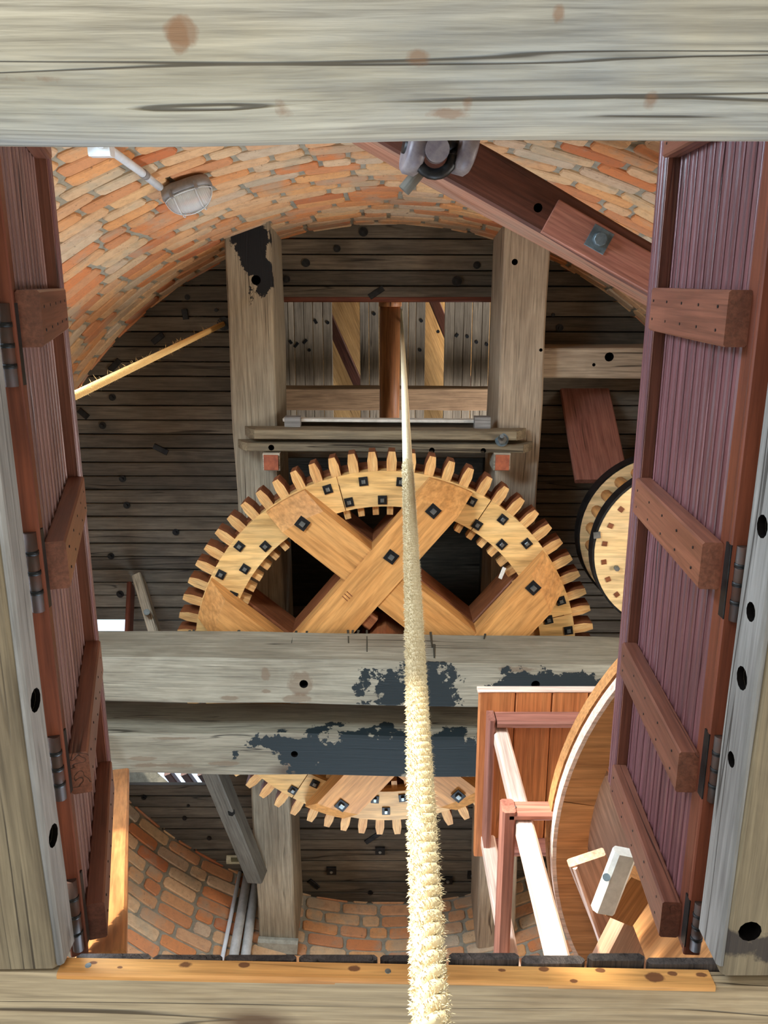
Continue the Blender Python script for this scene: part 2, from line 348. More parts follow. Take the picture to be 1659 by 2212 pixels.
def ropemat(name, c, c2):
    m, nt, b = nodes(name); tc = N(nt, 'ShaderNodeTexCoord')
    n = noise_(nt, tc.outputs['Object'], 300, 4, .7)
    nt.links.new(mix(nt, n, c, c2), b.inputs['Base Color']); b.inputs['Roughness'].default_value = .9; b.inputs['Specular IOR Level'].default_value = .1
    return m
ROPE = ropemat('hemp_rope', sr('d9cba8'), sr('c2b08a')); ROPE2 = ropemat('yellow_hemp_rope', sr('c79a58'), sr('dcb679'))

# ---------------------------------------------------------------- tower wall: mortar shell with openings, bricks laid on it
SECT = {'wall_front': (-150, -30), 'wall_right': (-30, 35), 'wall_back': (35, 145), 'wall_left': (145, 210)}
OPEN = [(-134, -105, 1.3, 2.3), (165, 195, 1.4, 2.5), (-32, -8, 1.4, 2.5), (76, 104, 1.4, 2.5), (-122, -86, -1.6, .93), (70, 110, -1.6, .4), (185, 215, -1.1, .5), (-34, -6, -1.1, .5)]  # last opening is added for the lower right fill
def inopen(ph, z, m=0.0):
    for a, b_, z0, z1 in OPEN:
        for q in (ph, ph+360, ph-360):
            if a-m*30 < q < b_+m*30 and z0-m < z < z1+m: return True
    return False
def wp(ph, z, dr=0.0):
    r = wallr(z)+dr; t = R(ph); return Vector((TC.x+r*math.cos(t), TC.y+r*math.sin(t), z))
walls = {}
zs = sorted(set([-1.6+.2*i for i in range(32)]+[q for o in OPEN for q in o[2:]]+[4.75]))
for wn, (a0, a1) in SECT.items():
    V = []; Fc = []; idx = {}
    ps = sorted(set([a0+(a1-a0)*i/30 for i in range(31)]+[q for o in OPEN for qq in o[:2] for q in (qq, qq-360, qq+360) if a0 < q < a1]))
    def vid(p, z, d):
        k = (round(p, 4), round(z, 4), d)
        if k not in idx: idx[k] = len(V); V.append(wp(p, z, d))
        return idx[k]
    for i in range(len(ps)-1):
        for j in range(len(zs)-1):
            pm, zm = (ps[i]+ps[i+1])/2, (zs[j]+zs[j+1])/2
            if inopen(pm, zm): continue
            for d in (0.004, 0.28): Fc.append((vid(ps[i], zs[j], d), vid(ps[i+1], zs[j], d), vid(ps[i+1], zs[j+1], d), vid(ps[i], zs[j+1], d)))
            for (dp, dz, e) in ((-1, 0, (0, 0, 0, 1)), (1, 0, (1, 0, 1, 1)), (0, -1, (0, 0, 1, 0)), (0, 1, (0, 1, 1, 1))):
                ii, jj = i+dp, j+dz
                out = not (0 <= jj < len(zs)-1) or (0 <= ii < len(ps)-1 and inopen((ps[ii]+ps[ii+1])/2, (zs[jj]+zs[jj+1])/2))
                if out:
                    A = (ps[i+e[0]], zs[j+e[1]]); B = (ps[i+e[2]], zs[j+e[3]])
                    Fc.append((vid(*A, .004), vid(*B, .004), vid(*B, .28), vid(*A, .28)))
    walls[wn] = struct(mk(wn, V, Fc, MORT))
def brick_mesh(L, seed):
    rnd = random.Random(seed); h = .070; c = .013; hl, hh = L/2, h/2; j = lambda: rnd.uniform(-.003, .003)
    o = [(-hl+c, -hh), (hl-c, -hh), (hl, -hh+c), (hl, hh-c), (hl-c, hh), (-hl+c, hh), (-hl, hh-c), (-hl, -hh+c)]
    o = [(x+j(), z+j()) for x, z in o]
    V = [(x, 0.02, z) for x, z in o]+[(x, -.004, z) for x, z in o]+[(x*.96, -.009+rnd.uniform(-.001, .001), z*.9) for x, z in o]
    Fc = [tuple(range(16, 24))]
    for k in (0, 8):
        for i in range(8): Fc.append((k+i, k+(i+1) % 8, k+8+(i+1) % 8, k+8+i))
    me = bpy.data.meshes.new('brick'); me.from_pydata(V, [], Fc); me.materials.append(BRICK)
    bm = bmesh.new(); bm.from_mesh(me); bmesh.ops.recalc_face_normals(bm, faces=bm.faces)
    for f in bm.faces:
        pass
    bm.to_mesh(me); bm.free(); return me
BM = {L: [brick_mesh(L, k+int(L*1000)) for k in range(5)] for L in (.214, .102, .158)}
def proj(p):
    d = p.y*S_+p.z*C_
    return (829.5+F*p.x/d, 1106-F*(-C_*p.y+S_*p.z)/d) if d > 0 else (-9, -9)
VIS = [(95, 310, 1420, 880), (-5, 310, 70, 1120), (1600, 850, 1665, 1150), (200, 1680, 570, 2085), (640, 1890, 1260, 2085)]
PITCH = .084
def place_bricks():
    lists = {k: [] for k in SECT}
    k = 0; z = 4.43
    while z > 1.15:
        r = wallr(z); ph = 200.0+(k % 2)*3.1+random.uniform(-.6, .6); end = ph+360
        while ph < end-1.5:
            L = .214 if random.random() < .72 else (.102 if random.random() < .75 else .158)
            da = math.degrees((L+.018)/r); pc = ph+da/2; ph += da
            a = (pc+150) % 360-150
            wn = next((n for n, (a0, a1) in SECT.items() if a0 <= a < a1 or a0 <= a+360 < a1), 'wall_left')
            if inopen(a, z, .05): continue
            p = wp(a, z)
            lists[wn].append((p, a, L))
        z -= PITCH*math.cos(math.atan(BAT)); k += 1
    slope = math.atan(BAT)
    for wn, lst in lists.items():
        par = walls[wn]; vis = []; rest = []
        for p, a, L in lst:
            u, v = proj(p)
            (vis if any(x0 <= u <= x1 and y0 <= v <= y1 for x0, y0, x1, y1 in VIS) else rest).append((p, a, L))
        vis.sort(key=lambda q: q[0].z); rest += vis[300:]; vis = vis[:300]
        def mat_of(p, a):
            t = R(a); n = Vector((math.cos(t), math.sin(t), 0))   # outward
            z_ = (Vector((0, 0, 1))-n*BAT).normalized(); x_ = Vector((-math.sin(t), math.cos(t), 0)); y_ = z_.cross(x_)
            if y_.dot(n) < 0: x_ = -x_; y_ = z_.cross(x_)
            q = p+n*random.uniform(-.0015, .0025)
            M = Matrix(((x_.x, y_.x, z_.x, q.x), (x_.y, y_.y, z_.y, q.y), (x_.z, y_.z, z_.z, q.z), (0, 0, 0, 1)))
            return M @ Matrix.Rotation(random.uniform(-.012, .012), 4, 'Y')
        for p, a, L in vis:
            o = bpy.data.objects.new('brick', random.choice(BM[L])); link(o, par, mat_of(p, a))
        if rest:
            V = []; Fc = []
            for p, a, L in rest:
                M = mat_of(p, a); me = random.choice(BM[L]); k0 = len(V)
                V += [M @ v.co for v in me.vertices]; Fc += [tuple(i+k0 for i in f.vertices) for f in me.polygons]
            me = bpy.data.meshes.new('brickwork'); me.from_pydata([tuple(v) for v in V], [], Fc); me.materials.append(BRICK)
            o = bpy.data.objects.new('brickwork', me); link(o, par, Matrix()); o['kind'] = 'stuff'
        print(wn, len(vis), len(rest))
place_bricks()

# lower room floor (never in view, bounces the light)
V = [(TC.x+3.3*math.cos(t*math.pi/24), TC.y+3.3*math.sin(t*math.pi/24), -1.6) for t in range(48)]+[(TC.x+3.3*math.cos(t*math.pi/24), TC.y+3.3*math.sin(t*math.pi/24), -1.75) for t in range(48)]
struct(mk('floor', V, [tuple(range(48)), tuple(range(48, 96))]+[(i, (i+1) % 48, (i+1) % 48+48, i+48) for i in range(48)], FLOORM))

# ---------------------------------------------------------------- plank ceiling of the upper room
ceil_ = struct(bpy.data.objects.new('ceiling', None)); link(ceil_, None, Matrix.Translation((0, 1.75, 4.4)))
HX0, HX1, HY0, HY1 = -.53, .56, .11, .90
pw = .0765; y = -.36
while y < 3.88:
    ym = y+pw/2; q = (wallr(4.4)+.06)**2-(ym-TC.y)**2
    if q > 0:
        hx = math.sqrt(q); runs = [(TC.x-hx, TC.x+hx)]
        for h0, h1, g0, g1 in ((HX0, HX1, HY0-.02, HY1), (-.60, .62, HY1, 2.56), (-1.72, -1.02, 2.62, 2.96), (-1.72, -1.44, 1.84, 1.93)):
            if g0 <= ym < g1: runs = [q2 for a, b_ in runs for q2 in ((a, min(b_, h0)), (max(a, h1), b_)) if q2[1]-q2[0] > .03]
        for a, b_ in runs:
            cuts = [a]
            if b_-a > 2.5: cuts.append(random.uniform(.25, .75)*(b_-a)+a)
            cuts.append(b_)
            for i in range(len(cuts)-1):
                zz = 4.4+.0175+random.uniform(-.003, .006); sl = .0035
                timber('plank', (cuts[i]+.0015, ym-sl*0, zz), (cuts[i+1]-.0015, ym+.004, zz), pw-.006, .035, PLANKC, ceil_, ch=.003, seg=2, jit=.003)
    y += pw
# planking above blocks the sky behind the joints
struct(timber('trim_1', (-2.2, 2.32, 4.5), (2.2, 2.32, 4.5), .54, .03, PLANKC, ch=.002)); struct(timber('trim_18', (-.98, 2.79, 4.5), (2.2, 2.79, 4.5), .38, .03, PLANKC)); struct(timber('trim_19', (-2.2, 3.48, 4.5), (2.2, 3.48, 4.5), .98, .03, PLANKC)); struct(timber('trim_2', (-2.2, -.2, 4.5), (2.2, -.2, 4.5), .58, .03, PLANKC))
struct(timber('trim_3', (-2.2, .95, 4.5), (-.56, .95, 4.5), 1.78, .03, PLANKC)); struct(timber('trim_4', (.6, .95, 4.5), (2.2, .95, 4.5), 1.78, .03, PLANKC))
struct(timber('trim_5', (.6, 1.95, 4.5), (2.2, 1.95, 4.5), .24, .03, PLANKC)); struct(timber('trim_6', (-.66, 1.74, 5.35), (.68, 1.74, 5.35), 1.75, .03, PLANKC))
for k, (p0, p1) in enumerate((((-.64, .92, 4.9), (-.64, 2.6, 4.9)), ((.66, .92, 4.9), (.66, 2.6, 4.9)), ((-.66, .91, 4.9), (.68, .91, 4.9)), ((-.66, 2.6, 4.9), (.68, 2.6, 4.9)))): struct(timber('trim_%d' % (14+k), p0, p1, .03, .95, PLANKC))  # added box over the gear keeps the ceiling seen through it dark

# bolts, washers and old peg holes on the ceiling planks (each a part of the ceiling)
def disc(name, p, r, th, mat, parent, n=14): return cyl(name, p, (p[0], p[1], p[2]-th), r, mat, parent, n, smooth=False)
for (u, v, r) in [(785, 501, 10), (728, 537, 8), (661, 568, 9), (1030, 573, 8), (987, 607, 11), (619, 603, 8), (243, 858, 8), (222, 919, 8), (265, 1034, 8), (274, 1091, 8), (380, 1149, 8),
                  (240, 1201, 8), (260, 1283, 9), (467, 670, 4), (1195, 680, 4), (1209, 708, 8), (311, 1722, 7), (399, 1767, 6), (452, 1810, 6), (407, 1740, 4), (800, 1928, 7), (817, 1791, 9), (405, 642, 6)]:
    p = at(u, v, 4.4); rr_ = r/F*4.4*.95
    d = disc('bolt_washer', p, rr_, .006, IRON, ceil_)
    if r > 6: disc('bolt_head', (p.x, p.y, p.z-.006), rr_*.42, .010, IRON, d, 6)
for (u, v) in [(821, 1838), (716, 1881), (967, 1902), (1020, 1890)]:
    p = at(u, v, 4.394); o = timber('iron_plate', p-Vector((.03, 0, 0)), p+Vector((.03, 0, 0)), .055, .012, IRON, ceil_, ch=.002)
    disc('bolt_head', (p.x, p.y, p.z-.006), .010, .01, STEEL, o, 6)
for (u0, v0, u1, v1) in [(237, 800, 258, 778), (330, 740, 352, 722), (332, 963, 362, 978), (798, 642, 828, 622), (790, 1820, 820, 1800), (668, 1902, 688, 1918), (170, 885, 190, 902), (515, 1785, 535, 1802), (398, 668, 402, 690)]:
    timber('slot_inlay', at(u0, v0, 4.397), at(u1, v1, 4.397), .03, .012, IRON, ceil_, ch=.002)  # dark inlays standing in for old hinge and nail slots

# ---------------------------------------------------------------- joists
jl = tag(timber('ceiling_joist', (-.627, -.40, 4.2), (-.618, 3.74, 4.2), .215, .40, JOIST_L, ch=.008, seg=26, jit=.010), 'heavy weathered joist with black tar patch at its wall end, left of the hatch', 'joist')
jr = tag(timber('ceiling_joist', (.655, -.40, 4.2), (.648, 3.74, 4.2), .215, .40, JOIST_R, ch=.008, seg=26, jit=.010), 'heavy pale brown joist right of the ceiling hatch, crossed by the slanting red-brown beam', 'joist')
drill(jl, [(at(553, 605, 4.0), (0, 0, 1), .022, .08)])
drill(jr, [(at(1112, 566, 4.0), (0, 0, 1), .014, .04), (at(1168, 756, 4.0), (0, 0, 1), .008, .04)])
for (a_, c_) in (((-.73, 3.70, 3.985), (-.5, 3.72, 3.985)),):
    struct(timber('trim_7', a_, c_, .10, .05, MORTL, ch=.015, seg=4, jit=.01))
# trimmer between right joist and wall
tr = tag(timber('trimmer_beam', (.765, .385, 4.25), (1.75, .385, 4.25), .145, .30, JOIST_R, ch=.007, seg=8, jit=.006), 'short horizontal trimmer beam with bored hole between right joist and brick wall', 'beam')
drill(tr, [(at(1316, 771, 4.1), (0, 0, 1), .022, .08), (at(1283, 788, 4.1), (0, 0, 1), .008, .04)])
struct(timber('trim_8', (HX0, HY0-.02, 4.43), (HX1, HY0-.02, 4.43), .03, .07, ORED))

# ---------------------------------------------------------------- trapdoor opening: beams
fbst = []
for u, v, sx, sy in ((383, 62, .014, .010), (378, 78, .008, .012), (412, 205, .007, .013), (888, 225, .008, .03), (985, 305, .010, .005), (1212, 22, .008, .012), (620, 238, .012, .011), (1006, 232, .008, .008), (960, 250, .03, .005), (60, 158, .05, .006), (900, 118, .014, .008), (1390, 225, .008, .007)):
    p = at(u, v, .85 if v < 222 else .92); fbst.append((p.x+1.5, p.y+.355, p.z-1.0, sx, sy, .03))
FRONT = wood('pale_log_wood', sr('aaa390'), sr('c2bba5'), sr('91979a'), s=1.0, crack=.60, bump=.7, var=.02, blot=.6, knots=0, grain=1.3, stains=fbst, scol=sr('8a6444'), sk=.6, soft=.3)
fb = tag(timber('front_beam', (-1.5, -.355, 1.0), (1.5, -.355, 1.0), .39, .30, FRONT, seg=40, jit=.014, bow=.010, smooth=True, rnd=28), 'huge pale weathered log beam with long drying cracks across the top of the view', 'beam')
a = at(-150, 2102, .967); b_ = at(1800, 2138, .967)
a += Vector((0, .19, .0165)); b_ += Vector((0, .19, .0165))
bb = tag(timber('back_beam', a, b_, .38, .033, BACKB, ch=.004, seg=30, jit=.004), 'broad pale brown beam along the far edge of the trapdoor opening, under the pine batten', 'beam')
sl = tag(timber('side_beam', (-.607, -.9, .995), (-.597, .945, .995), .262, .05, [SIDEW], ch=.006, seg=24, jit=.006), 'weathered side beam with big bored holes, under the narrow left trapdoor leaf', 'beam')
SIDER = wood('old_side_beam_wood_stained', sr('7c6e56'), sr('93866b'), sr('5d5243'), crack=.70, bump=.5, var=.08, blot=.5, grain=1.2, stains=[(1.80, 0, -.03, .036, .3, .1)], scol=sr('2a2426'), sk=.85, soft=.15)
sr_ = tag(timber('side_beam', (.628, -.9, 1.007), (.612, .955, 1.007), .262, .075, [SIDER], ch=.006, seg=24, jit=.006), 'weathered side beam with dark stained end, under the wide right trapdoor leaf', 'beam')
def ray_x(u, v, X):
    x = (u-829.5)/F; y = -(v-1106)/F; k = X/x; return Vector((X, (S_-C_*y)*k, (C_+S_*y)*k))
for o, sx in ((sl, -1), (sr_, 1)):
    zc, hc = (.995, .05) if sx < 0 else (1.007, .075); xf = .470 if sx < 0 else .486
    f_ = timber('inner_face_board', (sx*xf, -.88, zc+.001), (sx*(xf-.006), .940, zc+.001), .012, hc, SILV, o, ch=.004, seg=16, jit=.003)
    hs = [(70, 1522, .016), (105, 1820, .016)] if sx < 0 else [(1640, 1152, .015), (1628, 1352, .013), (1606, 1497, .016), (1588, 1685, .011)]
    HS = [(ray_x(u, v, sx*.460)*1.0, (sx, 0, 0), r, .05) for u, v, r in hs]
    HS = [((sx*(xf-.009), p[1], zc), d, r, dd) for p, d, r, dd in HS]
    drill(f_, [(p, d, r, .05) for p, d, r, dd in HS]); drill(o, [((sx*(xf), p[1], p[2]), d, r, .06) for p, d, r, dd in HS])
drill(sr_, [(at(1620, 2012, .968), (0, 0, 1), .016, .03)])
a = at(122, 2109, .967); b_ = at(1546, 2136, .967)
kn = []
for u, r_ in ((190, .007), (252, .006), (392, .016), (520, .008), (760, .012), (1085, .008), (1180, .007), (1240, .006), (1305, .007), (1420, .016), (1462, .008), (1528, .010)):
    kn.append(((u-122)/(1546-122)*(b_-a).length, -.006, random.uniform(-.012, .010), r_, .02, r_*.55))
PINE = wood('pine_batten_wood', sr('c98f4f'), sr('dda763'), sr('b4753a'), crack=.78, bump=.2, var=.02, blot=.35, rough=.5, stains=kn, scol=sr('5a3222'), sk=.85, soft=.2)
bt = tag(timber('pine_batten', a+Vector((0, .002, .0165)), b_+Vector((0, .002, .0165)), .012, .033, PINE, ch=.003), 'orange knotty pine batten lying along the far edge of the opening', 'batten')
for u, v in ((838, 2092), (190, 2082)):
    p = at(u, v, .983); yy = a.y+(b_.y-a.y)*(p.x-a.x)/(b_.x-a.x)-.004; cyl('screw_head', (p.x, yy-.001, p.z), (p.x, yy+.004, p.z), .0045, STEEL, bt, 10)

# upper floor round the opening: separate boards, their charred ends show behind the batten
fl = struct(bpy.data.objects.new('floor', None)); fl.name = 'floor_upper'; link(fl, None, Matrix.Translation((0, 1.0, 1.0)))
x = -2.55
while x < 2.55:
    wd = random.uniform(.085, .12); ye = TC.y+math.sqrt(max(0, 2.58**2-(x-TC.x)**2)); ys = TC.y-math.sqrt(max(0, 2.58**2-(x-TC.x)**2))
    st = random.uniform(.958, .968); xm = x+wd/2
    if -.52 < x and x+wd < .54:
        timber('floor_board', (xm, st, 1.008), (xm, ye, 1.008), wd-.004, .013+random.uniform(-.003, .004), CHAR, fl, ch=.010)
        timber('floor_board', (xm, ys, 1.17), (xm, -.42, 1.17), wd-.004, .03, PLANKU, fl, ch=.003)
    elif abs(xm) > .72:
        timber('floor_board', (xm, ys, 1.09), (xm, ye, 1.09), wd-.004, .03, PLANKU, fl, ch=.003)
    else:
        timber('floor_board', (xm, 1.37, 1.05), (xm, ye, 1.05), wd-.004, .03, PLANKU, fl, ch=.003)
    x += wd

# ---------------------------------------------------------------- trapdoor leaves
def leaf(side, O, top, W, label):
    O = Vector((O[0], 0, O[1])); T = Vector((top[0], 0, top[1])); u_ = (T-O).normalized()
    n_ = Vector((-side*abs(u_.z), 0, side*u_.x if side > 0 else -u_.x)); n_ = Vector((-u_.z*side, 0, u_.x*side)).normalized()
    if n_.x*side > 0: n_ = -n_
    y0, y1 = -.27, 1.023
    root = empty('trapdoor_leaf', (O.x, .4, O.z), label, 'trapdoor', 'open leaves of the trapdoor')
    P = lambda a, y_, d: O+u_*a+n_*d+Vector((0, y_, 0))
    nb = 11; bw = W/nb
    for i in range(nb):
        c = (i+.5)*bw; th = .023
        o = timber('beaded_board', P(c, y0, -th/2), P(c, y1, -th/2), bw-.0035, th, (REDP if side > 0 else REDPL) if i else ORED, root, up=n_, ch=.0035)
    # one bead line along each board
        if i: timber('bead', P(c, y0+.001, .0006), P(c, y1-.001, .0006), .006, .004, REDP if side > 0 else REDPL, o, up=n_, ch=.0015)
    sw = .052
    for k in range(3):
        c = W-sw+sw*(k+.5)/3
        timber('stile', P(c, y0, .0125), P(c, y1, .0125), sw/3-.0025, .025, REDP, root, up=n_, ch=.003)
    timber('stile', P(W-sw+.004, y0+.002, .0105), P(W-sw+.004, y1-.002, .0105), .008, .021, RED, root, up=n_, ch=.001)
    for (b0, b1) in ((-.27, -.20), (.012, .084), (.352, .422), (.684, .754), (.955, 1.023)):
        ym = (b0+b1)/2
        o = timber('batten', P(.022+random.uniform(-.004, .006), ym, .0150), P(W-sw-.001, ym, .0150), b1-b0, .030, RED, root, up=n_, ch=.003, seg=4, jit=.002)
        for q in range(5):
            a_ = .06+q*.085
            for s_ in (-.015, .016):
                pt = P(a_, ym+s_, .0299); cyl('nail', pt, pt+n_*.0012, .0022, IRON, o, 6)
    timber('edge_board', P(-.004, y0, -.0115), P(-.004, y1, -.0115), .010, .026, ORED, root, up=n_, ch=.002)
    return root, P
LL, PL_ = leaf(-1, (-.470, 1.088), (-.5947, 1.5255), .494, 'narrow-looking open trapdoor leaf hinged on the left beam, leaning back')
RL, PR_ = leaf(1, (.474, 1.088), (.4986, 1.51), .472, 'wide purplish-brown open trapdoor leaf hinged on the right beam')
def hinge(parent, sx, y0, y1, P):
    x_ = .487 if sx > 0 else -.478
    b0 = cyl('hinge_barrel', (x_, y0, 1.075), (x_, y1, 1.075), .0085, RUST, parent, 12)
    for k in (1, 2, 3):
        yy = y0+(y1-y0)*k/4; cyl('hinge_knuckle', (x_, yy-.003, 1.075), (x_, yy+.003, 1.075), .0095, IRON, b0, 12)
    timber('hinge_plate', P(.0, (y0+y1)/2, .0005)-Vector((0, (y1-y0)/2, 0)), P(.0, (y0+y1)/2, .0005)+Vector((0, (y1-y0)/2, 0)), .018, .003, IRON, parent, up=(1, 0, 0), ch=.0005)
for (v0, v1) in ((655, 835), (1150, 1320), (1590, 1725), (1900, 2050)):
    hinge(LL, -1, at(100, v0, 1.075).y, at(100, v1, 1.075).y, PL_)
for (v0, v1) in ((1180, 1340), (1590, 1730), (1950, 2050)):
    hinge(RL, 1, at(1560, v0, 1.075).y, at(1560, v1, 1.075).y, PR_)

# ---------------------------------------------------------------- the two bridge beams crossing the room
def cross(name, L0, L1, R0_, R1, z, h, mat, label, **k):
    a0, a1, b0, b1 = at(*L0, z), at(*L1, z), at(*R0_, z), at(*R1, z)
    A = (a0+a1)/2; B = (b0+b1)/2; wd = ((a1-a0).y+(b1-b0).y)/2
    d = (B-A)/(B.x-A.x); A2 = A+d*(-2.12-A.x); B2 = A+d*(2.1-A.x)
    return tag(timber(name, A2+Vector((0, 0, h/2)), B2+Vector((0, 0, h/2)), wd, h, mat, ch=.010, seg=40, jit=.012), label, 'beam')
Pb = cross('bridge_beam', (218, 1421), (218, 1517), (1315, 1436), (1315, 1532), 3.15, .28, BEAMP, 'thick squared beam with dark oil drips, upper of the two crossing below the great gear')
Qb = cross('bridge_beam', (240, 1584), (240, 1674), (1010, 1591), (1010, 1681), 3.15, .28, BEAMQ, 'thick squared beam with long blue-black tar patch, lower of the two crossing below the great gear')
drill(Pb, [(at(656, 1478, 3.15), (0, 0, 1), .018, .06), (at(1157, 1479, 3.15), (0, 0, 1), .018, .06)])
drill(Qb, [(at(636, 1629, 3.15), (0, 0, 1), .015, .05)])
# oil drips on the front face of the upper beam
for (u, v0, v1) in ((410, 1362, 1396), (418, 1362, 1380), (516, 1362, 1380), (630, 1375, 1390), (655, 1372, 1384), (640, 1364, 1378), (663, 1364, 1380), (752, 1362, 1390), (762, 1362, 1382), (775, 1362, 1372), (792, 1362, 1408), (930, 1366, 1398), (938, 1392, 1420), (1048, 1370, 1380)):
    yf = at(829, 1429, 3.15).y+(u-766)*.00002-.0035
    # points on the vertical face Y = yf
    def onf(u_, v_):
        y_ = -(v_-1106)/F; k = yf/(S_-C_*y_); return Vector(((u_-829.5)/F*k, yf, (C_+S_*y_)*k))
    timber('oil_drip', onf(u, v0)-Vector((0, 0, 0)), onf(u+random.uniform(-3, 3), v1), random.uniform(.008, .014), .006, DRIP, Pb, up=(0, -1, 0), ch=.002, seg=3, jit=.003, taper=.5)

# ---------------------------------------------------------------- great spur gear
GC = Vector((.006, .4730*3.62)); ZR = 3.62
gear = empty('great_spur_gear', (GC.x, GC.y, ZR), 'great yellow wooden spur gear with radial cogs and crossed arms under the ceiling', 'gear')
RI, RO = .735, .898
for i, (a0, a1) in enumerate(((-170+5, -104), (-104, -58), (-58, -14), (-14, 31), (31, 76), (76, 121), (121, 166), (166, 195))):
    ring('rim_segment', GC, RI, RO, ZR, ZR+.06, a0+.15, a1-.15, 14, GEARW, gear)
ring('upper_rim', GC, RI+.012, RO+.012, ZR+.062, ZR+.155, 0, 360, 96, COGD, gear)
NT = 68; phase = -90+360/NT*.32
def cogmesh():
    V = []; Fc = []; fm = []
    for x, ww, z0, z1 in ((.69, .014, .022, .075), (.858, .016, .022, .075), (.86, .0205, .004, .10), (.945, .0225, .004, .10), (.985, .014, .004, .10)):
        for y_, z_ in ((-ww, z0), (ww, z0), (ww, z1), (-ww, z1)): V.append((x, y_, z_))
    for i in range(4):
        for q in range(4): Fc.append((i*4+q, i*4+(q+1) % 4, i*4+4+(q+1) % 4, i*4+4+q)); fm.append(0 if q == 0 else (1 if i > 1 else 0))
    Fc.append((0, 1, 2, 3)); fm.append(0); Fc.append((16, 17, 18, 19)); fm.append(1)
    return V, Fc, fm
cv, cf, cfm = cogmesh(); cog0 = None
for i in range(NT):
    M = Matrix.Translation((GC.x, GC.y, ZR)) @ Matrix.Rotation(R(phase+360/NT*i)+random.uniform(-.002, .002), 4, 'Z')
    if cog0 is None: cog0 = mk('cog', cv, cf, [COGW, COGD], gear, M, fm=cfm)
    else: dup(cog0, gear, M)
# arms, clipped to the rim circle, lower ends chamfered
ZA = 3.50; AW = .19
def arm(ang, off, z0):
    d = Vector((math.cos(R(ang)), math.sin(R(ang)))); n = Vector((-d.y, d.x))
    def poly(rad, sh=0.0):
        pts = []
        for s_ in (1, -1):
            for k in range(7):
                o_ = off+(AW/2)*(1-2*k/6)*s_*(-1 if s_ < 0 else 1)*(1 if s_ > 0 else 1)
                o_ = off+AW/2-AW*k/6 if s_ > 0 else off-AW/2+AW*k/6
                t = math.sqrt(max(.01, rad*rad-o_*o_))*s_
                pts.append((t, o_))
        return pts
    M = Matrix(((d.x, n.x, 0, GC.x), (d.y, n.y, 0, GC.y), (0, 0, 1, 0), (0, 0, 0, 1)))
    pa, pb, pc = poly(.79), poly(.892), poly(.892); m_ = len(pa)
    V = [(x_, y_, z0) for x_, y_ in pa]+[(x_, y_, ZR-.03) for x_, y_ in pb]+[(x_, y_, ZR-.0005) for x_, y_ in pc]
    Fc = [tuple(range(m_)), tuple(range(2*m_, 3*m_))]
    for k in (0, m_):
        for i in range(m_): Fc.append((k+i, k+(i+1) % m_, k+m_+(i+1) % m_, k+m_+i))
    return mk('arm', V, Fc, ARMW, gear, M)
for ang, off in ((40, -.300), (40, .305), (130, .315), (130, -.305)):
    d = Vector((math.cos(R(ang)), math.sin(R(ang)), 0)); n_ = Vector((-d.y, d.x, 0)); c = Vector((GC.x, GC.y, ZR+.155))+n_*off
    timber('upper_arm', c-d*.70, c+d*.70, .17, .20-.001*(ang == 40), COGD, gear)
arm(40, -.300, ZA+.006); arm(40, .305, ZA+.006); arm(130, .315, ZA); arm(130, -.305, ZA)
def sqbolt(p, s, rot, parent, th=.006):
    d = Vector((math.cos(R(rot)), math.sin(R(rot)), 0))*s/2
    o = timber('bolt_plate', p-d, p+d, s, th, IRON, parent, ch=.001)
    timber('bolt_nut', p-d*.42-Vector((0, 0, .007)), p+d*.42-Vector((0, 0, .007)), s*.42, .012, STEEL, o, ch=.002)
for u, v in ((653, 1131), (845, 1203), (936, 1104), (1152, 1270), (738, 1740), (990, 1720)): sqbolt(at(u, v, ZA-.003), .052, 40+random.uniform(-6, 6), gear)
for i in range(0):
    for k, (r_, dd) in enumerate(((.847, 0), (.764, 5.5))):
        for q, e in enumerate((-1, 1)):
            pass
for u, v in [(708, 1057), (785, 1040), (866, 1041), (754, 1085), (826, 1080), (691, 1107), (517, 1180), (573, 1180), (529, 1229), (477, 1241), (503, 1287), (1019, 1083), (976, 1107), (1031, 1134), (1086, 1122), (1084, 1176), (1138, 1174), (1212, 1298), (1185, 1339), (1228, 1362), (470, 1358), (633, 1707), (680, 1693), (834, 1752), (870, 1724), (810, 1727), (975, 1738)]:
    p = at(u, v, ZR-.003); sqbolt(p, .040, math.degrees(math.atan2(p.y-GC.y, p.x-GC.x)), gear)
for (u0, v0) in ((745, 1293), (750, 1288), (755, 1283)):
    p = at(u0, v0, ZA-.0005); timber('carved_mark', p-Vector((.012, .012, 0)), p+Vector((.012, .012, 0)), .004, .002, COGD, gear, ch=.0005)
shaft = tag(timber('upright_shaft', (GC.x, GC.y, 3.44), (GC.x, GC.y, 4.385), .30, .30, COGD, up=(.77, .64, 0), ch=.03), 'dark square upright shaft through the centre of the great gear', 'shaft')
for (dx, dy) in ((-.10, -.245), (.09, -.255)):
    timber('wedge', (GC.x+dx-.045, GC.y+dy-.03, 3.56), (GC.x+dx+.045, GC.y+dy+.04, 3.56), .07, .10, COGD, gear, ch=.008)

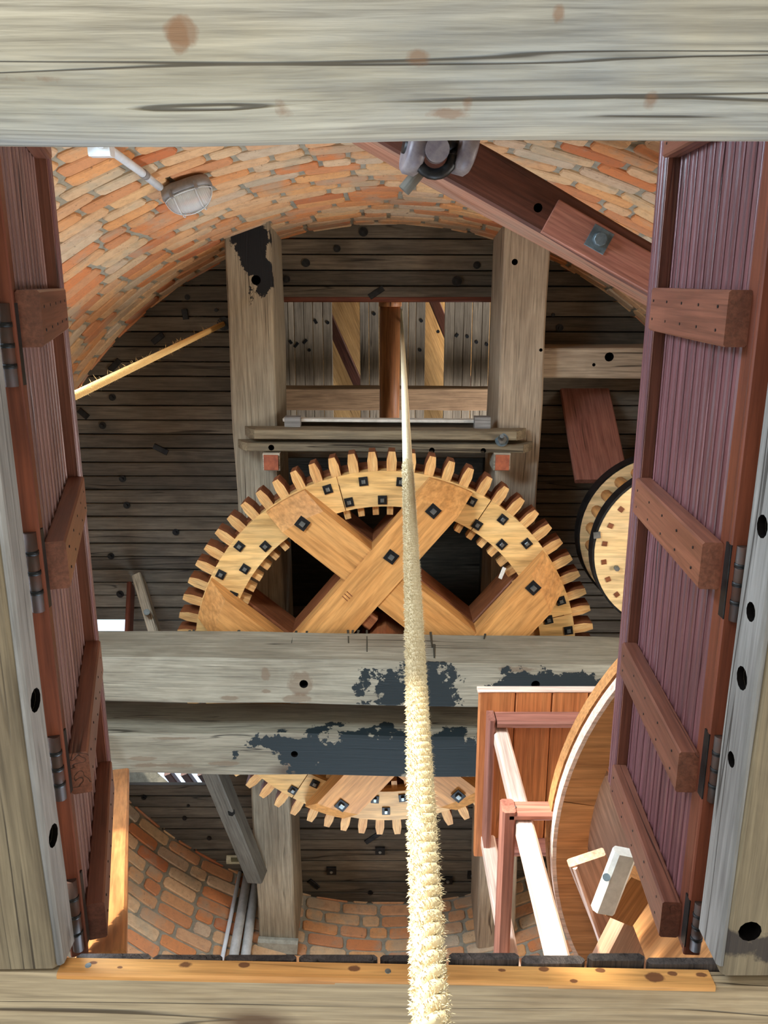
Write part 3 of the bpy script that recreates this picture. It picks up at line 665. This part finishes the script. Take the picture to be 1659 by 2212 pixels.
# ---------------------------------------------------------------- lantern pinion
LZ = 3.5; LC = Vector((.370*LZ, .3284*LZ)); LR = .106*LZ
lp = empty('lantern_pinion', (LC.x, LC.y, LZ), 'round lantern pinion with square stave ends behind the right trapdoor leaf', 'gear')
for z0, rr_ in ((LZ, LR), (LZ+.25, LR*1.02)):
    ds = prism('disc', [(LC.x+(rr_-.006)*math.cos(math.pi*i/32), LC.y+(rr_-.006)*math.sin(math.pi*i/32)) for i in range(64)], z0, z0+.075, DISCW, lp)
    ring('iron_band', LC, rr_-.005, rr_+.004, z0+.003, z0+.072, 0, 360, 64, IRON, ds)
for i in range(24):
    t = R(15*i+6); p = Vector((LC.x+.325*math.cos(t), LC.y+.325*math.sin(t), 0)); dr = Vector((math.cos(t), math.sin(t), 0))*.011
    st = cyl('stave', p+Vector((0, 0, LZ+.07)), p+Vector((0, 0, LZ+.255)), .026, ARMW, lp, 10)
    timber('stave_end', p-dr+Vector((0, 0, LZ-.001)), p+dr+Vector((0, 0, LZ-.001)), .022, .006, COGD, st, ch=.001)
cyl('bolt', at(1331, 1226, LZ-.001), at(1331, 1226, LZ-.001)-Vector((0, 0, .02)), .012, STEEL, lp, 6)
timber('iron_clip', at(1282, 1157, LZ-.004), at(1297, 1155, LZ-.004), .03, .006, STEEL, lp, ch=.001)
cyl('spindle', (LC.x, LC.y, LZ+.32), (LC.x, LC.y, 4.39), .07, IRON, lp, 16)
tag(timber('slanting_board', at(1252, 790, 4.55), at(1300, 1040, 3.94), .26, .03, MAHO, up=(0, -.8, -.6)), 'wide slanting red-brown board above the lantern pinion', 'board')

# ---------------------------------------------------------------- hatch frame below joists
for k, (v0, v1, vt, ua, ub, lb) in enumerate(((928, 948, 920, 535, 1130, 'grey horizontal rail with blue-lit edge, nearer the hatch of the pair above the gear'), (957, 975, 950, 520, 1145, 'grey horizontal rail with pointed ends, just above the tips of the gear cogs'))):
    z = 3.87; A = at(ua, v0, z); B = at(ub, v0+4, z); A1 = at(ua, v1, z); wd = (A1-A).y; h = .10
    o = timber('hatch_rail', A+Vector((.03, wd/2, h/2)), B+Vector((-.03, wd/2, h/2)), wd, h, SIDEW, ch=.004, seg=12, jit=.004)
    for e, sx in ((A, -1), (B, 1)):
        c0 = e+Vector((-sx*.031, 0, 0)); tip = e+Vector((sx*.03, 0, 0))
        V = [c0, c0+Vector((0, wd, 0)), c0+Vector((0, wd, h)), c0+Vector((0, 0, h)), tip+Vector((0, 0, h)), tip+Vector((0, wd, h)), c0+Vector((sx*.03, 0, h*.35)), c0+Vector((sx*.03, wd, h*.35))]
        mk('rail_end', V, [(0, 1, 2, 3), (0, 1, 7, 6), (6, 7, 5, 4), (3, 2, 5, 4), (0, 6, 4, 3), (1, 7, 5, 2)], SIDEW, o)
    tag(o, lb, 'rail')
    hs = [((at(586, 967, z)), (0, 0, 1), .014, .05), (at(933, 973, z), (0, 0, 1), .013, .05), (at(1044, 974, z), (0, 0, 1), .013, .05)] if k else []
    if hs: drill(o, hs)
    else:
        bt_ = cyl('hex_nut', at(1084, 948, z-.002), at(1084, 948, z-.002)-Vector((0, 0, .02)), .022, STEEL, o, 6)
        cyl('washer', at(1084, 950, z+.002), at(1084, 950, z-.004), .032, ZINC, bt_, 18); cyl('threaded_rod', at(1084, 948, z-.02), at(1084, 942, z-.09), .010, STEEL, bt_, 10)
tag(timber('white_edge_rail', at(612, 906, 4.02), at(1052, 909, 4.02), .015, .05, WHITEW, ch=.002), 'thin pale rail spanning the hatch between the joists', 'rail')
for u, nm in ((632, 'left'), (1040, 'right')):
    tag(timber('spacer_block', at(u-16, 915, 3.975), at(u+18, 915, 3.975), .07, .06, SILV, ch=.004), 'small pale spacer block under the %s end of the thin hatch rail' % nm, 'block')
for u0, u1, nm in ((567, 604, 'left'), (1067, 1103, 'right')):
    o = timber('bracket_block', at(u0, 999, 3.84)+Vector((0, 0, .09)), at(u1, 999, 3.84)+Vector((0, 0, .09)), .085, .16, GREY, ch=.006, seg=2, jit=.004)
    timber('painted_end', at(u0+3, 999, 3.838), at(u1-3, 999, 3.838), .075, .006, ENDG, o, ch=.004, seg=6, jit=.004)
    tag(o, 'square block with flaking orange end under the %s joist beside the gear' % nm, 'block')

# ---------------------------------------------------------------- storey seen through the hatch
uf = struct(bpy.data.objects.new('ceiling_upper', None)); link(uf, None, Matrix.Translation((0, .8, 6.9)))
def upl(u0, u1, zz=6.9):
    a_ = at((u0+u1)/2, 690, zz); wd = (u1-u0)/F*zz/1.02-.004
    timber('plank', (a_.x, -.9, zz), (a_.x, 2.3, zz), wd, .04, PLANKU, uf, ch=.004, seg=3, jit=.004)
for u0, u1 in [(590, 607), (607, 622), (622, 635), (635, 656), (656, 675), (675, 697), (697, 718), (777, 797), (797, 819), (819, 841), (841, 862), (862, 882), (882, 898), (898, 919), (960, 981), (981, 1001), (1001, 1020), (1020, 1041), (1041, 1058), (1058, 1080)]: upl(u0, u1)
uc = tag(timber('upper_cross_beam', at(590, 862, 6.4)+Vector((-.2, 0, .1)), at(1090, 864, 6.4)+Vector((.2, 0, .1)), .17, .2, wood('upper_beam_brown_wood', sr('806549'), sr('997c5c'), sr('654c35')), ch=.008, seg=10, jit=.008), 'brown cross beam of the storey above, seen through the hatch', 'beam')
sp = tag(cyl('winding_spindle', at(843, 640, 5.6), at(841, 960, 5.6), .067, POST, None, 24), 'round orange-brown wooden spindle seen through the ceiling hatch', 'spindle')
cyl('collar', at(843, 640, 5.6), at(843, 662, 5.6), .074, POST, sp, 24)
for u, v in ((808, 678), (910, 693), (708, 697), (668, 756), (946, 716), (1009, 727), (1029, 739), (1051, 744), (907, 756)): disc('nail_head', at(u, v, 6.878), .014, .01, IRON, uf, 10)
for (u0, v0, u1, v1) in ((679, 690, 690, 708), (655, 742, 671, 725), (625, 735, 636, 750), (636, 750, 652, 730), (984, 728, 994, 714)): timber('slot_inlay', at(u0, v0, 6.876), at((u0+u1)/2, (v0+v1)/2, 6.876), .022, .01, IRON, uf, ch=.002)  # dark slot inlays on the upper planks
# cap boards high above, seen through the gaps
capz = 8.2
capo = struct(bpy.data.objects.new('trim_9', None)); link(capo, None, Matrix.Translation((0, .5, capz)))
for k in range(-9, 14):
    c = Vector((.14*k*1.1, .4, capz)); d = Vector((.42, 1, 0)).normalized()
    timber('cap_board', c-d*1.9, c+d*1.9, .155, .03, CAPW, capo, up=(0, 0, 1))
for k, (x_, y_) in enumerate(((-.62, .2), (.42, .2))):
    tag(timber('cap_rafter', (x_-.35, y_-.9, 7.9), (x_+.45, y_+.9, 7.9), .09, .12, REDB), 'slanting dark red rafter high above the %s gap in the upper planks' % ('left', 'right')[k], 'rafter')
struct(timber('trim_10', (-1.0, 2.2, 5.6), (1.65, 2.2, 5.6), .1, 2.4, PLANKU)); struct(timber('trim_11', (-2.0, -.75, 6.4), (2.0, -.75, 6.4), .1, 3.9, PLANKU))
struct(timber('trim_12', (-1.0, -.8, 6.4), (-1.0, 2.2, 6.4), .1, 3.9, PLANKU)); struct(timber('trim_13', (1.6, -.8, 6.4), (1.6, 2.2, 6.4), .1, 3.9, PLANKU))

# ---------------------------------------------------------------- slanting red-brown beam with splice, upper right
zb = 2.4
e0, e1 = at(841, 323, zb), at(1390, 632, zb); f0, f1 = at(1063, 327, zb), at(1400, 512, zb)
dv = (e1-e0).normalized(); nn = Vector((-dv.y, dv.x, 0)); 
if (f0-e0).dot(nn) < 0: nn = -nn
wdt = ((f0-e0).dot(nn)+(f1-e1).dot(nn))/2
A = e0-dv*.55+nn*wdt/2; B = e1+dv*.9+nn*wdt/2
ob = tag(timber('slanting_beam', A+Vector((0, 0, .13)), B+Vector((0, 0, .13)), wdt, .26, REDB, ch=.008, seg=20, jit=.008), 'large slanting red-brown beam with spliced plate across the upper right', 'beam')
ob.data.materials.append(SAP)
Mo = WM[ob.name]
for p_ in ob.data.polygons:
    if (Mo.to_3x3() @ p_.normal).dot(nn) < -.8: p_.material_index = 1

timber('splice_plate', e0+dv*((at(1185, 470, zb)-e0).dot(dv))+nn*(wdt*.40)-Vector((0, 0, .012)), B+nn*(-wdt*.10)-Vector((0, 0, .012)), wdt*.74, .024, MAHO, ob, ch=.003, seg=6, jit=.005)
q = at(1294, 517, zb-.026); bp_ = timber('square_washer', q-dv*.03, q+dv*.03, .06, .006, ZINC, ob, ch=.001)
cyl('bolt_head', q-Vector((0, 0, .002)), q-Vector((0, 0, .022)), .02, ZINC, bp_, 8, r2=.017)
drill(ob, [(at(1162, 449, zb), (0, 0, 1), .012, .05)])
cyl('peg', at(905, 372, zb+.08), at(872, 412, zb+.08), .018, DGREY, ob, 10)
# pulley block hanging under it
pb = empty('pulley_block', at(950, 330, 2.25), 'grey pulley block of two sheaves hanging under the slanting beam by the log beam', 'pulley')
for u, dx in ((895, -.01), (1003, .01)):
    c = at(u, 318, 2.28); ax = Vector((.85, .2, .15)).normalized()*.022
    sh = cyl('sheave', c-ax, c+ax, .068, STONE, pb, 32, bev=.008); cyl('sheave_hub', c-ax*1.3, c+ax*1.3, .022, IRON, sh, 16)
tube('hook', [at(940, 335, 2.25)+Vector((.045*math.cos(t), .045*math.sin(t), 0)) for t in [math.pi*2*i/20 for i in range(20)]], .014, IRON, pb)
cyl('swivel', at(945, 322, 2.20), at(942, 328, 2.34), .03, STONE, pb, 20)
timber('pulley_strap', at(880, 318, 2.33), at(1020, 318, 2.33), .03, .03, IRON, pb)

# ---------------------------------------------------------------- ropes
def rope(name, a, b_, r, mat, pitch, label, fuzz, flen, curve=None, n0=None):
    a = Vector(a); b_ = Vector(b_); L = (b_-a).length; M, _ = frame(a, b_, (0, 1, 0.01)); n = int(L/(pitch/10)); V = []; Fc = []
    for s_ in range(3):
        ph = s_*2*math.pi/3; k0 = len(V)
        for i in range(n+1):
            x_ = L*i/n; t = ph+2*math.pi*x_/pitch; cy, cz = .52*r*math.cos(t), .52*r*math.sin(t)
            for j in range(6): q_ = 2*math.pi*j/6; V.append((x_, cy+.56*r*math.cos(q_), cz+.56*r*math.sin(q_)))
        for i in range(n):
            for j in range(6): Fc.append((k0+i*6+j, k0+i*6+(j+1) % 6, k0+(i+1)*6+(j+1) % 6, k0+(i+1)*6+j))
        Fc.append(tuple(range(k0, k0+6))); Fc.append(tuple(range(len(V)-6, len(V))))
    root = mk(name, V, Fc, mat, None, M, True); tag(root, label, 'rope')
    V = []; Fc = []
    for i in range(fuzz):
        x_ = L*random.random()**1.0*(n0 or 1); t = random.random()*6.283; l = flen*random.uniform(.3, 1)**2; d = Vector((random.uniform(-.8, .8), math.cos(t+random.uniform(-.8, .8)), math.sin(t+random.uniform(-.8, .8)))).normalized()
        p = Vector((x_, r*.95*math.cos(t), r*.95*math.sin(t))); s_ = d.cross(Vector((1, .3, .2))).normalized()*.00028; k = len(V)
        V += [p-s_, p+s_, p+d*l*.5+s_*.9, p+d*l*.5-s_*.9+Vector((.001, 0, 0)), p+d*l+Vector((random.uniform(-.3, .3)*l, 0, 0))]; Fc += [(k, k+1, k+2, k+3), (k+3, k+2, k+4)]
    f_ = mk('fibres', V, Fc, mat, root, M); f_['kind'] = 'stuff'
    return root
rope('hoist_rope', at(933, 2235, .335), at(866, 655, 8.1), .0093, ROPE, .03, 'thick pale frayed hoist rope hanging down the middle through the trapdoor', 24000, .0046, n0=.16)
rope('hemp_rope', at(-70, 966, 1.75), at(484, 699, 4.42), .0125, ROPE2, .045, 'thin yellow hemp rope running slantwise from the ceiling behind the left leaf', 500, .03)
cyl_ = disc('rope_hole_washer', at(484, 699, 4.4), .035, .008, IRON, ceil_)

# ---------------------------------------------------------------- bulkhead lamp and conduit on the brick wall
LPc = onwall(399, 398, .02); tn = Vector((LPc.x-TC.x, LPc.y-TC.y, 0)).normalized(); inn = (-tn+Vector((0, 0, -BAT))).normalized()
tx = Vector((-tn.y, tn.x, 0))
if tx.x < 0: tx = -tx
up_ = inn.cross(tx)
def LM(): return Matrix(((tx.x, up_.x, inn.x, LPc.x), (tx.y, up_.y, inn.y, LPc.y), (tx.z, up_.z, inn.z, LPc.z), (0, 0, 0, 1)))
def oval(name, prof, mat, parent, sx, sy, n=40):
    V = []; Fc = []
    for z_, k in prof:
        for j in range(n):
            t = 2*math.pi*j/n; ct, st = math.cos(t), math.sin(t)
            V.append((sx*k*math.copysign(abs(ct)**.75, ct), sy*k*math.copysign(abs(st)**.75, st), z_))
    for i in range(len(prof)-1):
        for j in range(n): Fc.append((i*n+j, i*n+(j+1) % n, (i+1)*n+(j+1) % n, (i+1)*n+j))
    Fc.append(tuple(range(n))); Fc.append(tuple(range((len(prof)-1)*n, len(prof)*n)))
    return mk(name, V, Fc, mat, parent, LM(), True)
lamp = empty('bulkhead_lamp', LPc, 'oval grey bulkhead lamp with wire cage on the curved brick wall', 'lamp')
SXL, SYL = .088, .062
oval('lamp_base', [(0, .96), (.02, 1.0), (.032, 1.0), (.034, .9)], GPL, lamp, SXL, SYL)
oval('glass', [(.033, .88), (.05, .88), (.07, .80), (.085, .62), (.092, .3), (.094, .05)], GLASS, lamp, SXL, SYL)
oval('reflector', [(.034, .86), (.036, .5)], WHITEW, lamp, SXL, SYL)
cg = None
def lw(pts):
    return tube('cage_wire', [LM() @ Vector(p) for p in pts], .0018, PVC, lamp, 6)
for fx in (-.45, .45): lw([(fx*SXL, SYL*.93*math.cos(t), .035+.066*math.sin(t)) for t in [math.pi*i/14 for i in range(15)]])
lw([(SXL*.95*math.cos(t), 0, .035+.066*math.sin(t)) for t in [math.pi*i/20 for i in range(21)]])
lw([(SXL*.95*math.cos(t), SYL*.95*math.sin(t), .040) for t in [2*math.pi*i/32 for i in range(33)]])
for px in (-.045, .045):
    c = LM() @ Vector((px, SYL*.98, .02)); c2 = LM() @ Vector((px, SYL*.98, .045)); timber('clip', c, c2, .02, .008, GPL, lamp, up=tx, ch=.001)
pts = [onwall(200, 300, .035), onwall(240, 325, .035), onwall(300, 368, .035), onwall(345, 404, .04)]
co = tag(tube('lamp_conduit', pts, .0125, PVC, None, 12), 'white plastic conduit leading down the brick wall to the bulkhead lamp', 'conduit')
cyl('coupling', onwall(308, 374, .036), onwall(315, 379, .036), .0145, GPL, co, 14)
jb = onwall(218, 318, .035); timber('junction_box', jb-Vector((.03, 0, 0)), jb+Vector((.03, 0, 0)), .05, .045, PVC, co, ch=.005)

# ---------------------------------------------------------------- strut and boards on the left
st = empty('strut', at(300, 1355, 4.0), 'short leaning grey strut with orange side board above the left end of the beams', 'strut')
timber('strut_post', at(300, 1250, 4.36), at(345, 1400, 3.9), .085, .05, GREY, st, up=(.9, 0, -.4)); timber('side_board', at(283, 1265, 4.38), at(277, 1395, 4.1), .09, .025, ORED, st, up=(1, 0, 0))
cyl('bolt', at(317, 1322, 4.06), at(317, 1322, 3.98), .016, STEEL, st, 12)
# diagonal brace lower left
br = tag(timber('diagonal_brace', at(452, 1640, 3.75), at(556, 1893, 3.95), .095, .09, DGREY, up=(.3, .1, 1), ch=.006, seg=8, jit=.006), 'dark diagonal brace bolted to the left joist beside the white pipes', 'brace')
cyl('bolt_head', at(500, 1755, 3.80), at(500, 1755, 3.77), .02, IRON, br, 6)
# ladder stile
ls = tag(timber('ladder_stile', at(258, 1673, 3.12), at(218, 2090, 1.10), .045, .08, PINEL, up=(.97, 0, .2), ch=.006), 'orange pine upright leaning behind the left trapdoor leaf', 'upright')
# pipes
for k, (ua, va, ub, vb, r_) in enumerate(((518, 1885, 479, 2075, .012), (536, 1886, 503, 2075, .028), (552, 1900, 529, 2075, .028))):
    tag(tube('wall_pipe', [onwall(ua, va, r_+.01), onwall((ua+ub)/2, (va+vb)/2, r_+.01), onwall(ub, vb, r_+.01)], r_, (PVC, PVCG, PVCG)[k], None, 14),
        ('thin white pipe, leftmost of the pipes running down the brick wall', 'middle pale grey duct running down the brick wall', 'right-hand pale grey duct beside the joist end')[k], 'pipe', 'pipes running down the brick wall')
dt = tag(timber('ceiling_detector', at(490, 1857, 4.37), at(527, 1857, 4.37), .06, .04, CREAM, ch=.018), 'small cream rounded detector fixed to the ceiling planks', 'detector')
timber('detector_face', at(499, 1857, 4.347), at(518, 1857, 4.347), .03, .004, BRASSD, dt, ch=.001)
# fins seen through the gap in the ceiling
for k in range(5):
    a_ = at(290+k*36, 1668, 4.9); tag(timber('slanting_batten', a_, a_+Vector((.14, .35, .1)), .05, .05, REDB), 'small slanting batten in the lower-left ceiling gap, %s' % ('first from the left', 'second from the left', 'middle one of five', 'second from the right', 'rightmost')[k], 'batten', 'battens in the ceiling gap')

# ---------------------------------------------------------------- tall table on the upper floor
zt = 2.30
tb = empty('tall_table', (.33, 1.35, 1.07), 'tall red-brown table with pale legs seen from below at the lower right', 'table')
c00 = at(1035, 1497, zt+.03); c01 = at(1012, 1850, zt+.03); yb0, yb1 = c00.y, c01.y; xl = c00.x
xr = .86; nb = 5
for k in range(nb):
    x0 = xl+(xr-xl)*k/nb; x1 = xl+(xr-xl)*(k+1)/nb
    timber('top_board', ((x0+x1)/2, yb0, zt+.045), ((x0+x1)/2, yb1, zt+.045), x1-x0-.002, .03, TABW, tb, ch=.004)
timber('sunlit_edge_strip', (xl-.004, yb0-.004, zt+.045), (xr, yb0-.004, zt+.045), .010, .032, PALEW, tb)  # pale strip puts the light on the front edge into colour
timber('apron', (xl+.05, yb0+.075, zt), (xr-.05, yb0+.075, zt), .022, .07, MAHO, tb); timber('apron', (xl+.05, yb1-.06, zt), (xr-.05, yb1-.06, zt), .022, .07, MAHO, tb)
timber('apron', (xl+.035, yb0+.06, zt), (xl+.035, yb1-.05, zt), .022, .07, MAHO, tb)
lg = .045
L1 = at(1070, 1572, zt-.0); l1x, l1y = L1.x+.005, L1.y+.02; l2y = at(1040, 1830, zt).y
timber('leg', (l1x+.01, l1y, 1.09), (l1x+.01, l1y, zt+.03), lg, lg, PALEW, tb, up=(0, -1, 0)); timber('leg', (l1x-.01, l2y, 1.09), (l1x-.01, l2y, zt+.03), lg, lg, PALEW, tb, up=(0, -1, 0))
timber('leg', (.80, l1y, 1.871), (.80, l1y, zt+.03), lg, lg, PALEW, tb, up=(0, -1, 0)); timber('leg', (.80, l2y, 1.871), (.80, l2y, zt+.03), lg, lg, PALEW, tb, up=(0, -1, 0))
zs_ = 1.83
o = timber('stretcher', (l1x-.03, l1y-.035, zs_+.03), (.430, l1y-.035, zs_+.03), .022, .06, MAHO, tb)
o2 = timber('stretcher', (l1x-.03, l1y-.05, zs_+.03), (l1x-.03, l2y+.05, zs_+.03), .035, .06, MAHO, tb)
for u, v in ((1099, 1728), (1110, 1753)):
    p = at(u, v, 1.86); cyl('screw_head', (p.x, l1y-.0455, p.z), (p.x, l1y-.0485, p.z), .006, STEEL, o, 10)

# ---------------------------------------------------------------- round millstone tun, lower right
zt2 = 1.80; TCc = Vector((.684*zt2, .761*zt2)); TR = .4456*zt2
tun = empty('millstone_tun', (TCc.x, TCc.y, zt2), 'large round wooden casing on a timber frame behind the right leaf, lower right', 'casing')
for i in range(10):
    a0 = 9+36*i
    ring('bottom_segment', TCc, TR-.085, TR-.006, zt2, zt2+.03, a0+.1, a0+35.9, 8, TUNW, tun)
ring('lower_hoop', TCc, TR-.006, TR+.004, zt2, zt2+.032, 0, 360, 96, PALEW, tun)  # pale colour stands in for sun on this hoop's outer face
ring('groove', TCc, TR-.012, TR-.002, zt2+.032, zt2+.042, 0, 360, 96, MAHO, tun)
ring('upper_hoop', TCc, TR-.008, TR+.006, zt2+.042, zt2+.085, 0, 360, 96, TUNW, tun)
for i in range(14):
    x0 = -TR+2*TR*i/14+.01; x1 = x0+2*TR/14-.004; xm = (x0+x1)/2; hl = math.sqrt(max(.01, (TR-.02)**2-max(abs(x0), abs(x1))**2))
    d = Vector((.34, .94, 0)); n_ = Vector((.94, -.34, 0)); c = Vector((TCc.x, TCc.y, zt2+.055))+n_*xm
    timber('bottom_board', c-d*hl, c+d*hl, x1-x0, .03, LAV, tun, ch=.002)
timber('frame_beam', at(1266, 1852, 1.75), at(1375, 2130, 1.75), .095, .03, PALE2, tun, ch=.004); timber('frame_strip', at(1240, 1868, 1.745), at(1330, 2130, 1.745), .012, .034, PALEW, tun); timber('frame_beam', at(1310, 2110, 1.66), at(1440, 1860, 1.66), .09, .06, PALE2, tun, ch=.004)
timber('frame_block', at(1330, 1972, 1.56), at(1385, 1890, 1.56), .075, .05, TUNW, tun, ch=.004)
timber('side_panel', at(1350, 2090, 1.5)+Vector((.06, 0, 0)), at(1420, 1930, 1.5)+Vector((.12, 0, 0)), .02, .5, TUNW, tun)
q0, q1 = at(1302, 1965, 1.50), at(1350, 1840, 1.50)
cl = tag(timber('white_cleat', q0, q1, .05, .03, WHITEW, up=(0, -.2, 1), ch=.008), 'white painted wooden cleat with round bolt head below the round casing', 'cleat')
cyl('bolt_head', at(1310, 1895, 1.484), at(1310, 1895, 1.470), .008, ZINC, cl, 14)
for (x_, y_) in ((.75, 1.5), (1.7, 1.5), (1.23, 2.0)):
    timber('frame_leg', (x_, y_, 1.08), (x_, y_, zt2), .09, .09, PALEW, tun, up=(0, 1, 0))

tag(timber('white_tag', at(1080, 1250, 3.60), at(1090, 1226, 3.62), .018, .004, WHITEW, ch=.001), 'tiny white tag inside the gear opening, right of the rope', 'tag')
